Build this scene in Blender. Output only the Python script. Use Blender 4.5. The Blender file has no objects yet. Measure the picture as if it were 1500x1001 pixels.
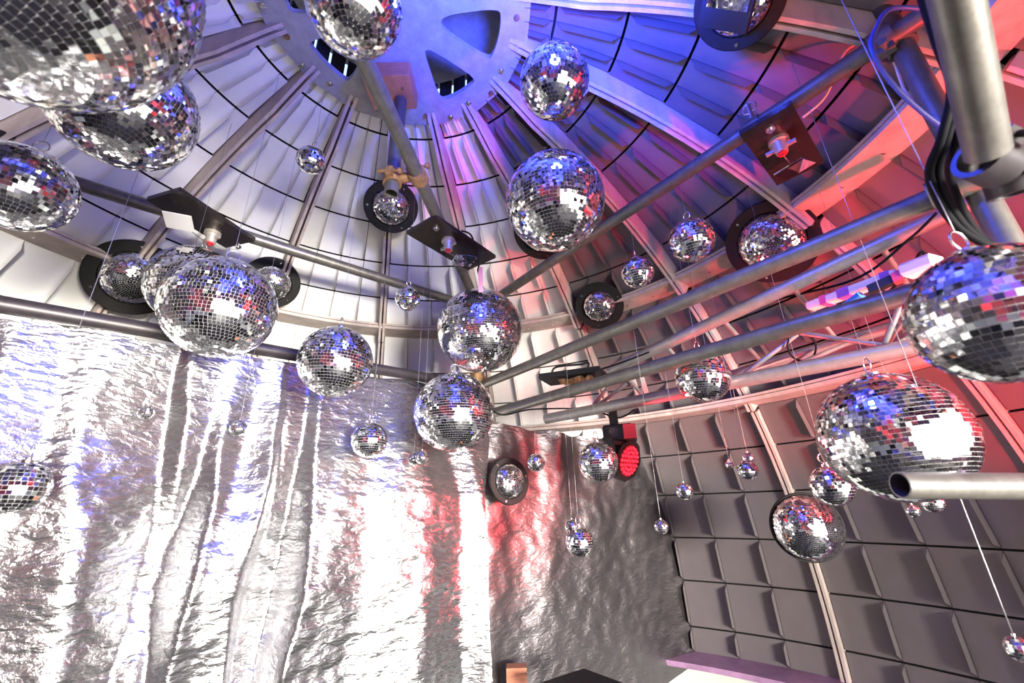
import bpy, bmesh, math, random
from mathutils import Vector, Matrix, noise
random.seed(7)
C = bpy.context.scene.collection
sc = bpy.context.scene
V = Vector
PI = math.pi
R = math.radians
ZO = 1.5                       # height of the camera above the floor

# ------------------------------------------------------------------ camera
F, TH, RO = 620.0, 0.375, -0.026
cR, sR = math.cos(RO), math.sin(RO)
FW = V((0, math.cos(TH), math.sin(TH)))
UP = V((0, -math.sin(TH), math.cos(TH)))
RT = V((1, 0, 0))
EYE = V((0, 0, ZO))
def ray(u, v):
    x, y = (u - 750) / F, (500.5 - v) / F
    x, y = cR * x - sR * y, sR * x + cR * y
    return RT * x + UP * y + FW
def at(u, v, d): return EYE + ray(u, v) * d
def atz(u, v, z):
    d = ray(u, v); return EYE + d * ((z - ZO) / d.z)
def P(x, y, z): return V((x, y, z + ZO))

# ------------------------------------------------------------------ materials
def mat(name, col, rough=0.5, metal=0.0, noise_scale=None, noise_amt=0.15, bump=None, coat=0.0, emit=None, estr=0, stretch=None, spec=None):
    m = bpy.data.materials.new(name); m.use_nodes = True
    nt = m.node_tree; b = nt.nodes['Principled BSDF']
    b.inputs['Roughness'].default_value = rough
    b.inputs['Metallic'].default_value = metal
    if spec is not None: b.inputs['Specular IOR Level'].default_value = spec
    if coat: b.inputs['Coat Weight'].default_value = coat
    c = (*col, 1)
    b.inputs['Base Color'].default_value = c
    tc = nt.nodes.new('ShaderNodeTexCoord')
    src = tc.outputs['Object']
    if stretch:
        mp = nt.nodes.new('ShaderNodeMapping'); mp.inputs['Scale'].default_value = stretch
        nt.links.new(src, mp.inputs['Vector']); src = mp.outputs['Vector']
    if noise_scale:
        n = nt.nodes.new('ShaderNodeTexNoise'); n.inputs['Scale'].default_value = noise_scale
        n.inputs['Detail'].default_value = 6; n.inputs['Roughness'].default_value = 0.65
        nt.links.new(src, n.inputs['Vector'])
        r = nt.nodes.new('ShaderNodeValToRGB')
        r.color_ramp.elements[0].position = 0.3; r.color_ramp.elements[1].position = 0.7
        r.color_ramp.elements[0].color = (*[x * (1 - noise_amt) for x in col], 1)
        r.color_ramp.elements[1].color = (*[min(1, x * (1 + noise_amt)) for x in col], 1)
        nt.links.new(n.outputs['Fac'], r.inputs['Fac'])
        nt.links.new(r.outputs['Color'], b.inputs['Base Color'])
    if bump:
        n2 = nt.nodes.new('ShaderNodeTexNoise'); n2.inputs['Scale'].default_value = bump[0]
        n2.inputs['Detail'].default_value = 4
        nt.links.new(src, n2.inputs['Vector'])
        bp = nt.nodes.new('ShaderNodeBump'); bp.inputs['Strength'].default_value = bump[1]
        bp.inputs['Distance'].default_value = bump[2]
        nt.links.new(n2.outputs['Fac'], bp.inputs['Height'])
        nt.links.new(bp.outputs['Normal'], b.inputs['Normal'])
    if emit:
        b.inputs['Emission Color'].default_value = (*emit, 1)
        b.inputs['Emission Strength'].default_value = estr
    return m
M = {}
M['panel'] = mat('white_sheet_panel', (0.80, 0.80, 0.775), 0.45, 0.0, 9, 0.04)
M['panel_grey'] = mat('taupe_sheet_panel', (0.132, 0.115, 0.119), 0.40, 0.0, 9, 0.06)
M['black_gap'] = mat('dark_outer_skin', (0.006, 0.006, 0.007), 0.9)
M['wood'] = mat('pale_plywood', (0.47, 0.395, 0.36), 0.6, 0, 14, 0.22, (60, 0.15, 0.002), stretch=(1, 1, 0.35))
M['hub'] = mat('grey_painted_plywood', (0.30, 0.30, 0.33), 0.55, 0, 18, 0.22, (90, 0.3, 0.002))
M['pine'] = mat('raw_pine_block', (0.42, 0.16, 0.08), 0.55, 0, 25, 0.25, stretch=(1, 1, 6))
M['steel'] = mat('galvanised_steel', (0.125, 0.118, 0.108), 0.40, 0.5, 30, 0.28, (140, 0.12, 0.002), stretch=(1, 1, 0.5))
M['alu'] = mat('aluminium_tube', (0.30, 0.29, 0.29), 0.36, 0.6, 40, 0.15)
M['rust'] = mat('rusty_forged_steel', (0.30, 0.17, 0.09), 0.6, 0.6, 50, 0.45)
M['mirror'] = mat('mirror_glass_tile', (0.90, 0.91, 0.92), 0.03, 1.0)
M['grout'] = mat('silver_ball_core', (0.50, 0.50, 0.52), 0.45, 0.3)
M['chrome'] = mat('bright_wire', (0.75, 0.74, 0.72), 0.25, 1.0)
M['black_disc'] = mat('matt_black_disc', (0.010, 0.009, 0.009), 0.6, 0, 60, 0.3, spec=.25)
M['black_plate'] = mat('black_varnished_plywood', (0.020, 0.016, 0.014), 0.22, 0, 30, 0.4)
M['black'] = mat('black_plastic', (0.008, 0.008, 0.009), 0.45, spec=.25)
M['cable'] = mat('black_rubber_cable', (0.006, 0.006, 0.008), 0.7, spec=.08)
M['cable_white'] = mat('pale_cable', (0.62, 0.52, 0.42), 0.5)
M['cable_blue'] = mat('blue_cable', (0.03, 0.06, 0.30), 0.45)
M['motor'] = mat('cast_motor_metal', (0.55, 0.50, 0.44), 0.4, 0.6)
M['white_plastic'] = mat('white_plastic', (0.78, 0.76, 0.74), 0.4)
M['pink_tape'] = mat('pink_cloth_tape', (0.70, 0.08, 0.30), 0.5)
M['purple_tape'] = mat('purple_cloth_tape', (0.30, 0.10, 0.50), 0.5)
M['blue_tape'] = mat('blue_tape', (0.03, 0.22, 0.55), 0.5)
M['pink_plastic'] = mat('pink_translucent_plastic', (0.80, 0.35, 0.42), 0.35)
M['red_plastic'] = mat('red_plastic', (0.45, 0.03, 0.04), 0.35)
M['led'] = mat('red_led_lens', (0.35, 0.01, 0.02), 0.25, emit=(1, 0.012, 0.03), estr=2.6)
M['lens_plate'] = mat('dark_red_lens_plate', (0.06, 0.004, 0.006), 0.3)
M['steel_dark'] = mat('dark_steel', (0.032, 0.026, 0.030), 0.42, 0.3, 30, 0.3)  # darker version of the steel; on the near clamp it carries shade
M['wire'] = mat('grey_wire', (0.34, 0.33, 0.34), 0.4, 0.8)
M['purple_ledge'] = mat('violet_painted_board', (0.30, 0.17, 0.28), 0.5, 0, 6, 0.35)
M['pale'] = mat('pale_painted_board', (0.62, 0.66, 0.60), 0.6)
M['floor'] = mat('dark_floor_boards', (0.014, 0.013, 0.015), 0.6, 0, 5, 0.3, spec=.2)
M['sand'] = mat('pale_dry_ground', (0.52, 0.46, 0.38), 0.9, 0, 2, 0.12)
M['denim'] = mat('blue_denim', (0.10, 0.15, 0.24), 0.85, 0, 30, 0.4)

def foil(name, tint, rough, bstr):
    m = bpy.data.materials.new(name); m.use_nodes = True
    nt = m.node_tree; b = nt.nodes['Principled BSDF']
    b.inputs['Base Color'].default_value = (*tint, 1); b.inputs['Metallic'].default_value = .96
    b.inputs['Roughness'].default_value = rough
    tc = nt.nodes.new('ShaderNodeTexCoord')
    mp = nt.nodes.new('ShaderNodeMapping'); mp.inputs['Scale'].default_value = (1, 1, 2.4)
    nt.links.new(tc.outputs['Object'], mp.inputs['Vector'])
    n = nt.nodes.new('ShaderNodeTexNoise'); n.inputs['Scale'].default_value = 26; n.inputs['Detail'].default_value = 5
    n.inputs['Distortion'].default_value = 0.6
    nt.links.new(mp.outputs['Vector'], n.inputs['Vector'])
    bp = nt.nodes.new('ShaderNodeBump'); bp.inputs['Strength'].default_value = bstr; bp.inputs['Distance'].default_value = 0.02
    nt.links.new(n.outputs['Fac'], bp.inputs['Height'])
    w = nt.nodes.new('ShaderNodeTexVoronoi'); w.inputs['Scale'].default_value = 320
    nt.links.new(tc.outputs['Object'], w.inputs['Vector'])
    bp2 = nt.nodes.new('ShaderNodeBump'); bp2.inputs['Strength'].default_value = 0.25; bp2.inputs['Distance'].default_value = 0.001
    nt.links.new(w.outputs['Distance'], bp2.inputs['Height']); nt.links.new(bp.outputs['Normal'], bp2.inputs['Normal'])
    nt.links.new(bp2.outputs['Normal'], b.inputs['Normal'])
    return m
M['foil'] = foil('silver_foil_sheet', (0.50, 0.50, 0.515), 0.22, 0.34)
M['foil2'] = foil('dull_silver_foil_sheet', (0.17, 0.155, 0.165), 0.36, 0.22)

# ------------------------------------------------------------------ mesh helpers
class MB:
    def __init__(s): s.v = []; s.f = []; s.mi = []; s.sm = []
    def add(s, vs, fs, mi=0, smooth=False):
        o = len(s.v); s.v += [tuple(x) for x in vs]
        for f in fs: s.f.append([i + o for i in f]); s.mi.append(mi); s.sm.append(smooth)
        return s
    def box(s, c, ax, ay, az, hx, hy, hz, mi=0):
        vs = [c + ax * (hx * i) + ay * (hy * j) + az * (hz * k) for i in (-1, 1) for j in (-1, 1) for k in (-1, 1)]
        return s.add(vs, [(0, 1, 3, 2), (4, 6, 7, 5), (0, 4, 5, 1), (2, 3, 7, 6), (0, 2, 6, 4), (1, 5, 7, 3)], mi)
    def tube(s, p, q, r, r2=None, n=18, inner=None, mi=0, caps=True):
        r2 = r if r2 is None else r2
        d = (q - p).normalized(); a = d.orthogonal().normalized(); b = d.cross(a)
        ring = lambda c, rr: [c + (a * math.cos(2 * PI * i / n) + b * math.sin(2 * PI * i / n)) * rr for i in range(n)]
        o = len(s.v)
        s.add(ring(p, r) + ring(q, r2), [(i, (i + 1) % n, n + (i + 1) % n, n + i) for i in range(n)], mi, True)
        if inner:
            s.add(ring(p, inner) + ring(q, inner), [(i, n + i, n + (i + 1) % n, (i + 1) % n) for i in range(n)], mi, True)
            for c, e in ((p, 0), (q, 1)):
                s.add(ring(c, r if not e else r2) + ring(c, inner), [(i, n + i, n + (i + 1) % n, (i + 1) % n) for i in range(n)], mi)
        elif caps:
            s.add(ring(p, r), [tuple(range(n))[::-1]], mi); s.add(ring(q, r2), [tuple(range(n))], mi)
        return s
    def path(s, pts, r, n=8, mi=0, closed=False):
        k = len(pts); vs = []; prev = None
        for i in range(k):
            a = pts[(i - 1) % k] if (closed or i > 0) else pts[i]
            b = pts[(i + 1) % k] if (closed or i < k - 1) else pts[i]
            d = (b - a).normalized()
            x = (prev - d * prev.dot(d)).normalized() if prev is not None and (prev - d * prev.dot(d)).length > 1e-6 else d.orthogonal().normalized()
            prev = x; y = d.cross(x)
            vs += [pts[i] + (x * math.cos(2 * PI * j / n) + y * math.sin(2 * PI * j / n)) * r for j in range(n)]
        fs = []
        for i in range(k if closed else k - 1):
            i2 = (i + 1) % k
            fs += [(i * n + j, i * n + (j + 1) % n, i2 * n + (j + 1) % n, i2 * n + j) for j in range(n)]
        if not closed:
            fs += [tuple(range(n))[::-1], tuple((k - 1) * n + j for j in range(n))]
        return s.add(vs, fs, mi, True)
    def sphere(s, c, r, nu=16, nv=10, mi=0, sx=V((1, 0, 0)), sy=V((0, 1, 0)), sz=V((0, 0, 1))):
        vs = []; fs = []
        for j in range(nv + 1):
            t = PI * j / nv
            for i in range(nu):
                p = 2 * PI * i / nu
                vs.append(c + (sx * (math.sin(t) * math.cos(p)) + sy * (math.sin(t) * math.sin(p)) + sz * math.cos(t)) * r)
        for j in range(nv):
            for i in range(nu): fs.append((j * nu + i, (j + 1) * nu + i, (j + 1) * nu + (i + 1) % nu, j * nu + (i + 1) % nu))
        return s.add(vs, fs, mi, True)
    def mesh(s, name, mats):
        me = bpy.data.meshes.new(name); me.from_pydata(s.v, [], s.f)
        for m in (mats if isinstance(mats, list) else [mats]): me.materials.append(m)
        me.polygons.foreach_set('material_index', s.mi); me.polygons.foreach_set('use_smooth', s.sm)
        me.update(); return me
    def build(s, name, mats, parent=None, origin=None):
        if origin is not None:
            s.v = [tuple(V(p) - origin) for p in s.v]
        o = bpy.data.objects.new(name, s.mesh(name, mats)); C.objects.link(o)
        if parent is not None: o.parent = parent
        elif origin is not None: o.location = origin
        return o
def tag(o, label=None, cat=None, group=None, kind=None):
    if label: o['label'] = label
    if cat: o['category'] = cat
    if group: o['group'] = group
    if kind: o['kind'] = kind
    return o
def thing(name, loc, label, cat, group=None):
    o = bpy.data.objects.new(name, None); C.objects.link(o); o.location = loc; o.empty_display_size = 0.05
    return tag(o, label, cat, group)
def part(mb, name, mats, root, label=None):
    o = mb.build(name, mats, root, root.location.copy() if root.parent is None else None)
    if label: o['label'] = label
    return o
def subpart(mb, name, mats, parent, root):
    mb.v = [tuple(V(p) - root.location) for p in mb.v]
    return mb.build(name, mats, parent)
def struct(o): o['kind'] = 'structure'; return o
def arc(pts, k=10):                                   # Catmull-Rom
    out = []
    Q = [pts[0]] + list(pts) + [pts[-1]]
    for i in range(1, len(Q) - 2):
        a, b, c, d = Q[i - 1], Q[i], Q[i + 1], Q[i + 2]
        for j in range(k):
            t = j / k
            out.append(0.5 * ((2 * b) + (c - a) * t + (2 * a - 5 * b + 4 * c - d) * t * t + (3 * b - a - 3 * c + d) * t ** 3))
    out.append(pts[-1]); return out

# ------------------------------------------------------------------ the dome (an ellipsoid of revolution)
AX = V((-0.355, 0.898)); A, B, ZC = 2.4, 2.262, -0.66 + ZO
def shell(az, po, h=0.0):
    a, p = R(az), R(po)
    n = V((math.sin(p) * math.cos(a) / A, math.sin(p) * math.sin(a) / A, math.cos(p) / B)).normalized()
    return V((AX.x + A * math.sin(p) * math.cos(a), AX.y + A * math.sin(p) * math.sin(a), ZC + B * math.cos(p))) - n * h
def shell_hit(u, v):
    d = ray(u, v); o = EYE - V((AX.x, AX.y, ZC))
    s = V((1 / A, 1 / A, 1 / B)); o = V([o[i] * s[i] for i in range(3)]); dd = V([d[i] * s[i] for i in range(3)])
    a, b, c = dd.dot(dd), 2 * o.dot(dd), o.dot(o) - 1
    return EYE + d * ((-b + math.sqrt(b * b - 4 * a * c)) / (2 * a))
def shell_above(x, y):
    q = ((x - AX.x) / A) ** 2 + ((y - AX.y) / A) ** 2
    return ZC + B * math.sqrt(max(0, 1 - q))
RIB0 = 16.5
T1 = [9.6, 12.8, 18.5, 24.2, 30.0, 35.6, 41.9]
T2 = [41.9, 48.4, 54.2, 60.0]
T3 = [60.0, 65.6, 71.7, 78.0, 84.0, 90.0, 93.2]
OPEN = (-73.5, -6.0)                                   # the doorway, behind and right of the camera
def is_open(az): return OPEN[0] < ((az + 180) % 360 - 180) < OPEN[1]
PROF = [(0.0, 1.0), (0.0012, 0.55), (0.004, 0.30), (0.010, 0.13), (0.019, 0.04), (0.030, 0.0)]
def cell(mb, a0, a1, p0, p1, H, first):
    pm = R((p0 + p1) / 2); r = A * math.sin(pm)
    wdeg = a1 - a0; w = R(wdeg) * r; L = R(p1 - p0) * 2.33
    g = 0.0016
    k = min(1.0, w / 0.10)
    prof = [(d * k, h) for d, h in PROF] if not first else [(0, 0)]
    ds = [d + g for d, _ in prof] + [w * 0.6, w - g]
    hs = [h * H * min(1, 0.55 + 0.45 * k) for _, h in prof] + [0, 0]
    gp = 0.0045; e = min(0.028, L * 0.2)
    vs_ = [gp, gp + 0.3 * e, gp + e, L - gp - e, L - gp - 0.3 * e, L - gp]; ss = [0, 0.18, 1, 1, 0.18, 0]
    V_ = []; n = len(ds)
    for v, s in zip(vs_, ss):
        po = p0 + (p1 - p0) * v / L
        rr = A * math.sin(R(po)); wl = R(wdeg) * rr; sc_ = wl / w
        for d, h in zip(ds, hs):
            V_.append(shell(a0 + math.degrees(d * sc_ / rr), po, h * s))
    fs = [(j * n + i, j * n + i + 1, (j + 1) * n + i + 1, (j + 1) * n + i) for j in range(5) for i in range(n - 1)]
    mb.add(V_, fs, 0, True)
    if not first:                                     # the folded-back face of the standing flange
        W = []
        for v, s in zip(vs_, ss):
            po = p0 + (p1 - p0) * v / L; rr = A * math.sin(R(po)); k2 = R(wdeg) * rr / w
            for h in (-.006, hs[0] * s): W.append(shell(a0 + math.degrees((g - .0008) * k2 / rr), po, h))
        mb.add(W, [(2 * j, 2 * j + 1, 2 * j + 3, 2 * j + 2) for j in range(5)], 0, False)
def panels(mb, a_lo, a_hi, tiers, H=0.042):
    k0 = math.ceil((a_lo - RIB0) / 22.5 - 1e-6); k = k0
    while RIB0 + 22.5 * (k + 1) <= a_hi + 1e-6:
        base = RIB0 + 22.5 * k
        for rows in tiers:
            if rows is T3 and is_open(base + 11): continue
            for p0, p1 in zip(rows[:-1], rows[1:]):
                rr = A * math.sin(R((p0 + p1) / 2)); off = math.degrees(0.019 / rr)
                ed = [base + off] + [base + 5.625 * j for j in (1, 2, 3)] + [base + 22.5 - off]
                for j in range(4): cell(mb, ed[j], ed[j + 1], p0, p1, H, j == 0)
        k += 1
def sheet_obj(name, a_lo, a_hi, tiers, m):
    mb = MB(); panels(mb, a_lo, a_hi, tiers)
    o = struct(mb.build(name, M[m])); return o
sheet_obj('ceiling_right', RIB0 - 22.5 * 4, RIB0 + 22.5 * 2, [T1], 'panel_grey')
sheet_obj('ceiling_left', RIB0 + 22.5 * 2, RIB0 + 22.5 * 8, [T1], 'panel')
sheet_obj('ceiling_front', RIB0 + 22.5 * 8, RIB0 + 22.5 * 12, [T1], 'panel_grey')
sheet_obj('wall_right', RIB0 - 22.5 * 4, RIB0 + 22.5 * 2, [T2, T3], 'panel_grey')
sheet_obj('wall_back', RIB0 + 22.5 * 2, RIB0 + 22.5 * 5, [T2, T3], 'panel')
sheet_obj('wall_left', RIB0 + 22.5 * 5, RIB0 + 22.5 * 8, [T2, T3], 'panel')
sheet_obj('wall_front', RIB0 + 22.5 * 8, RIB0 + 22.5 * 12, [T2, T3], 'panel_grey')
# outer dark skin that closes the seams
mb = MB(); na, npz = 128, 40
def skin(po0, po1, cond):
    for i in range(na):
        a0, a1 = RIB0 + 360 * i / na, RIB0 + 360 * (i + 1) / na
        if not cond((a0 + a1) / 2): continue
        for j in range(npz):
            q0, q1 = po0 + (po1 - po0) * j / npz, po0 + (po1 - po0) * (j + 1) / npz
            mb.add([shell(a0, q0, -0.022), shell(a1, q0, -0.022), shell(a1, q1, -0.022), shell(a0, q1, -0.022)], [(0, 1, 2, 3)])
skin(10.0, 60, lambda a: True); skin(60, 93.5, lambda a: not is_open(a))
struct(mb.build('wall_outer', M['black_gap']))

# ribs: doubled boards
trim_n = [0]
def trim(mb, m):
    trim_n[0] += 1
    return struct(mb.build('trim_%d' % trim_n[0], m))
def rib(az, p0, p1, depth, n):
    mb = MB()
    t = R(az); tan = V((-math.sin(t), math.cos(t), 0))
    for s in (-1, 1):
        o0, o1 = s * 0.0045, s * 0.017
        vs = []
        for i in range(n + 1):
            po = p0 + (p1 - p0) * i / n
            a, b = shell(az, po, -0.02), shell(az, po, depth * min(1, .38 + .62 * max(0, po - 9) / 6))
            vs += [a + tan * o0, b + tan * o0, b + tan * o1, a + tan * o1]
        fs = [(4 * i + j, 4 * i + (j + 1) % 4, 4 * i + 4 + (j + 1) % 4, 4 * i + 4 + j) for i in range(n) for j in range(4)]
        fs += [(0, 1, 2, 3), (4 * n + 3, 4 * n + 2, 4 * n + 1, 4 * n)]
        mb.add(vs, fs)
    a, b = [], []
    return trim(mb, M['wood'])
for k in range(16):
    az = RIB0 + 22.5 * k
    rib(az, 9.0, 41.9, 0.085, 16)
    rib(az, 42.5, 60.2, 0.06, 8)
    if not is_open(az): rib(az, 60.6, 93.2, 0.032, 10)
# ring beams
def ring_beam(r0, r1, z, th, n=128, cond=lambda a: True, m=None, notch=True):
    mb = MB()
    for i in range(n):
        a0, a1 = R(RIB0 + 360 * i / n), R(RIB0 + 360 * (i + 1) / n)
        if not cond(math.degrees((a0 + a1) / 2)): continue
        c = lambda a, r, zz: V((AX.x + r * math.cos(a), AX.y + r * math.sin(a), zz))
        vs = [c(a, r, zz) for a in (a0, a1) for r, zz in ((r0, z), (r1, z), (r1, z + th), (r0, z + th))]
        mb.add(vs, [(0, 1, 5, 4), (1, 2, 6, 5), (2, 3, 7, 6), (3, 0, 4, 7), (0, 3, 2, 1), (4, 5, 6, 7)], 0)
    return trim(mb, m or M['wood'])
ring_beam(1.475, 1.61, 1.018 + ZO, 0.016)
ring_beam(1.475, 1.60, 1.038 + ZO, 0.012)
ring_beam(1.95, 2.085, 0.47 + ZO, 0.018)
ring_beam(1.95, 2.075, 0.492 + ZO, 0.012)
notopen = lambda a: not is_open(a)
ring_beam(2.18, 2.46, -0.805 + ZO, 0.025, cond=notopen, m=M['purple_ledge'])
# low wall under the ledge
mb = MB()
for i in range(96):
    a0, a1 = RIB0 + 360 * i / 96, RIB0 + 360 * (i + 1) / 96
    if is_open((a0 + a1) / 2): continue
    q = [V((AX.x + 2.4 * math.cos(R(a)), AX.y + 2.4 * math.sin(R(a)), z)) for a in (a0, a1) for z in (0, ZO - 0.805)]
    mb.add(q, [(0, 2, 3, 1)])
struct(mb.build('wall_lower', M['pale']))
# floor and the ground outside
def disc(r0, r1, z, n=96):
    mb = MB(); vs = []
    for i in range(n):
        a = 2 * PI * i / n
        vs += [V((AX.x + r0 * math.cos(a), AX.y + r0 * math.sin(a), z)), V((AX.x + r1 * math.cos(a), AX.y + r1 * math.sin(a), z))]
    return mb.add(vs, [(2 * i, 2 * i + 1, (2 * i + 3) % (2 * n), (2 * i + 2) % (2 * n)) for i in range(n)])
struct(disc(0.0005, 2.45, 0).build('floor', M['floor']))
struct(disc(2.45, 60, -0.02).build('floor_outside', M['sand']))

# closed cap above the hub
mb = MB(); n = 48
zc0, zc1 = 1.565 + ZO, 1.74 + ZO
for i in range(n):
    a0, a1 = 2 * PI * i / n, 2 * PI * (i + 1) / n
    c = lambda a, r, z: V((AX.x + r * math.cos(a), AX.y + r * math.sin(a), z))
    mb.add([c(a0, .44, zc1), c(a1, .44, zc1), c(a1, .02, zc1 + .10), c(a0, .02, zc1 + .10)], [(0, 1, 2, 3)])
struct(mb.build('ceiling_cap', M['hub']))
mb = MB()
for i in range(40):
    a = 2 * PI * (i + .5) / 40; ca = V((math.cos(a), math.sin(a), 0)); ta = V((-math.sin(a), math.cos(a), 0))
    mb.box(V((AX.x, AX.y, zc0 + .085)) + ca * .415, ca, ta, V((0, 0, 1)), .004, .0265, .085)
struct(mb.build('ceiling_cap_plates', M['black_disc']))

# ------------------------------------------------------------------ hub plate
def chaikin(p, k=2):
    for _ in range(k):
        q = []
        for i in range(len(p)):
            a, b = p[i], p[(i + 1) % len(p)]
            q += [a * .8 + b * .2, a * .2 + b * .8]
        p = q
    return p
def curve_plate(name, loops, z0, z1, m, parent=None, origin=V((0, 0, 0))):
    cu = bpy.data.curves.new(name, 'CURVE'); cu.dimensions = '2D'; cu.fill_mode = 'BOTH'; cu.extrude = (z1 - z0) / 2
    for lp in loops:
        s = cu.splines.new('POLY'); s.points.add(len(lp) - 1); s.use_cyclic_u = True
        for p, q in zip(s.points, lp): p.co = (q[0], q[1], 0, 1)
    t = bpy.data.objects.new(name, cu); C.objects.link(t)
    bpy.context.view_layer.update()
    me = bpy.data.meshes.new_from_object(t.evaluated_get(bpy.context.evaluated_depsgraph_get()))
    me.name = name
    for v in me.vertices: v.co.z += (z0 + z1) / 2
    bpy.data.objects.remove(t); bpy.data.curves.remove(cu)
    me.materials.clear(); me.materials.append(m)
    o = bpy.data.objects.new(name, me); C.objects.link(o)
    if parent: o.parent = parent
    return o
ZH = 1.535 + ZO
hub = thing('hub_plate', V((AX.x, AX.y, ZH)), 'large round grey hub plate with wedge cutouts at the very top of the dome', 'plate')
pol = lambda r, a: V((r * math.cos(R(a)), r * math.sin(R(a))))
loops = [[pol(.452, 15.2 + 22.5 * i) for i in range(16)]]
for a in (15, 60, 150, 195, 240, 285, 330):
    inner = 6 if a == 60 else 9
    lp = [pol(.15, a - inner), pol(.15, a + inner), pol(.345, a + 15.5)] + [pol(.348, a + d) for d in (8, 0, -8)] + [pol(.345, a - 15.5)]
    loops.append(chaikin(lp, 2))
curve_plate('plate', loops, 0, 0.022, M['hub'], hub)
lips = []
for a in (15, 60, 150):
    pass
for i in range(26):
    a = 4 + 360 / 26 * i
    mb = MB(); c = V((AX.x, AX.y, ZH)) + V((*(pol(.425 if i % 2 else .40, a)), 0))
    mb.tube(c + V((0, 0, .002)), c - V((0, 0, .003)), .011, n=14)
    mb.tube(c - V((0, 0, .003)), c - V((0, 0, .009)), .0065, n=6)
    part(mb, 'bolt', M['chrome'] if i % 3 else M['rust'], hub)
# pine block screwed under the plate, holding the drop pipe
tube_x, tube_y = -0.385, 1.164
tb = atz(578, 283, 1.0 + ZO)
TUBE = V((-0.402, 1.164, 0))
blk = thing('wooden_block', V((TUBE.x + .0, TUBE.y - .03, ZH - .075)), 'reddish pine block under the hub plate above the short drop pipe', 'block')
mb = MB(); mb.box(blk.location + V((-.03, 0, .0375)), V((1, 0, 0)), V((0, 1, 0)), V((0, 0, 1)), .085, .07, .036); o = part(mb, 'block_body', M['pine'], blk)
bv = o.modifiers.new('bevel', 'BEVEL'); bv.width = .004; bv.segments = 2
mb = MB(); c = blk.location + V((.02, -.02, 0)); mb.tube(c + V((0, 0, .001)), c - V((0, 0, .004)), .006, n=10); part(mb, 'screw', M['rust'], blk)

# ------------------------------------------------------------------ scaffold pipes
PR = 0.0242
def pipe(p, q, label, r=PR, m='steel', name='scaffold_pipe', group='scaffold pipes'):
    mb = MB(); mb.tube(p, q, r, n=24, inner=r * .86)
    o = mb.build(name, M[m], None, (p + q) / 2)
    # bow slightly? pipes are straight
    return tag(o, label, 'pipe', group)
z1, z4, z6 = 1.09, 0.62, 0.458
J1 = P(-.183, 2.237, z1)
ext = lambda a, b, s, e: (a + (a - b).normalized() * s, b + (b - a).normalized() * e)
pA = ext(P(-.363, .754, z1), J1, .22, -.07)
pB = ext(P(-1.519, 1.143, z1 - .0), J1, .25, -.06)
pC = ext(P(.985, .72, z1), J1, .06, -.06)
pD = ext(at(0, 446, 1.12), P(-.178, 2.237, .619), .30, -.04)
pE = ext(P(.985, .72, .62), P(-.178, 2.237, .627), .05, -.04)
pF = ext(P(.965, .916, .458), P(-.17, 2.237, .458), .30, -.04)
pipe(*pA, 'grey steel pipe running from under the hub plate to the central post')
pipe(*pB, 'grey steel pipe crossing the white left panels behind the left motor plate')
pipe(*pC, 'grey steel pipe sloping from upper right with a square black motor plate')
pipe(*pD, 'dark steel pipe at left that carries the silver foil curtain', m='steel_dark')
pipe(*pE, 'grey steel pipe in front of the upper right round mirror porthole')
pipe(*pF, 'lowest long steel pipe at right, just under the truss tube with tape')
pipe(P(-.183, 2.262, .40), P(-.183, 2.262, 1.16), 'upright central post where the radiating pipes meet behind two large balls')
pipe(P(1.01, .735, .25), P(1.01, .735, 1.78), 'upright steel post at upper right lit blue, behind the thick blurred pipe')
tubeTop = V((TUBE.x, TUBE.y, ZH - .078)); tubeBot = V((TUBE.x - .003, TUBE.y, 1.0 + ZO))
pipe(V((TUBE.x, TUBE.y, ZH - .077)), V((TUBE.x, TUBE.y, atz(578, 284, 1).z * 0 + (EYE + ray(578, 284) * (TUBE.y / ray(578, 284).y)).z)), 'short open-ended pipe hanging down from the wooden block at the hub')
pipe(at(1388, -60, .50), at(1447, 224, .60), 'thick blurred pale pipe nearest the camera at upper right', r=.0245)
pipe(at(1318, 711, .80), at(1570, 713, .80), 'open-ended pipe jutting in from the right edge in front of a mirror ball')

def coupler(c, d1, c2, d2, label, m='steel'):
    t = thing('scaffold_coupler', c, label, 'clamp', 'scaffold couplers')
    d1 = d1.normalized(); d2 = d2.normalized()
    for cc, dd in ((c, d1), (c2, d2)):
        mb = MB(); mb.tube(cc - dd * .024, cc + dd * .024, PR * 1.32, n=22, inner=PR * 1.02)
        sd = dd.cross(c2 - c if (c2 - c).length > .01 else V((0, 0, 1))).normalized()
        mb.box(cc + sd * PR * 1.45, dd, sd, dd.cross(sd), .018, .010, .012)
        part(mb, 'collar', M[m], t)
        mb = MB(); b0 = cc + sd * PR * 1.6
        ax = dd.cross(sd)
        mb.tube(b0 - ax * .032, b0 + ax * .03, .0055, n=10); mb.tube(b0 + ax * .03, b0 + ax * .042, .011, n=6); mb.tube(b0 - ax * .04, b0 - ax * .032, .010, n=6)
        part(mb, 'bolt', M[m], t)
    mb = MB(); mid = (c + c2) / 2
    ax = (c2 - c).normalized() if (c2 - c).length > .01 else V((0, 0, 1))
    mb.tube(c + ax * PR, c2 - ax * PR, .018, n=14); part(mb, 'pivot', M[m], t)
    return t
def on(p, q, s): return p + (q - p) * s
dA = pA[1] - pA[0]
sA = (TUBE.y - pA[0].y) / dA.y
coupler(on(*pA, sA), dA, V((TUBE.x, TUBE.y, on(*pA, sA).z - .01)), V((0, 0, 1)), 'rusty swivel clamp joining the drop pipe to the pipe under the hub', 'rust')
coupler(P(.965, .735, 1.09), pC[1] - pC[0], P(1.01, .735, 1.09), V((0, 0, 1)), 'steel clamp where the upper sloping pipe meets the blue-lit post')
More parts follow.
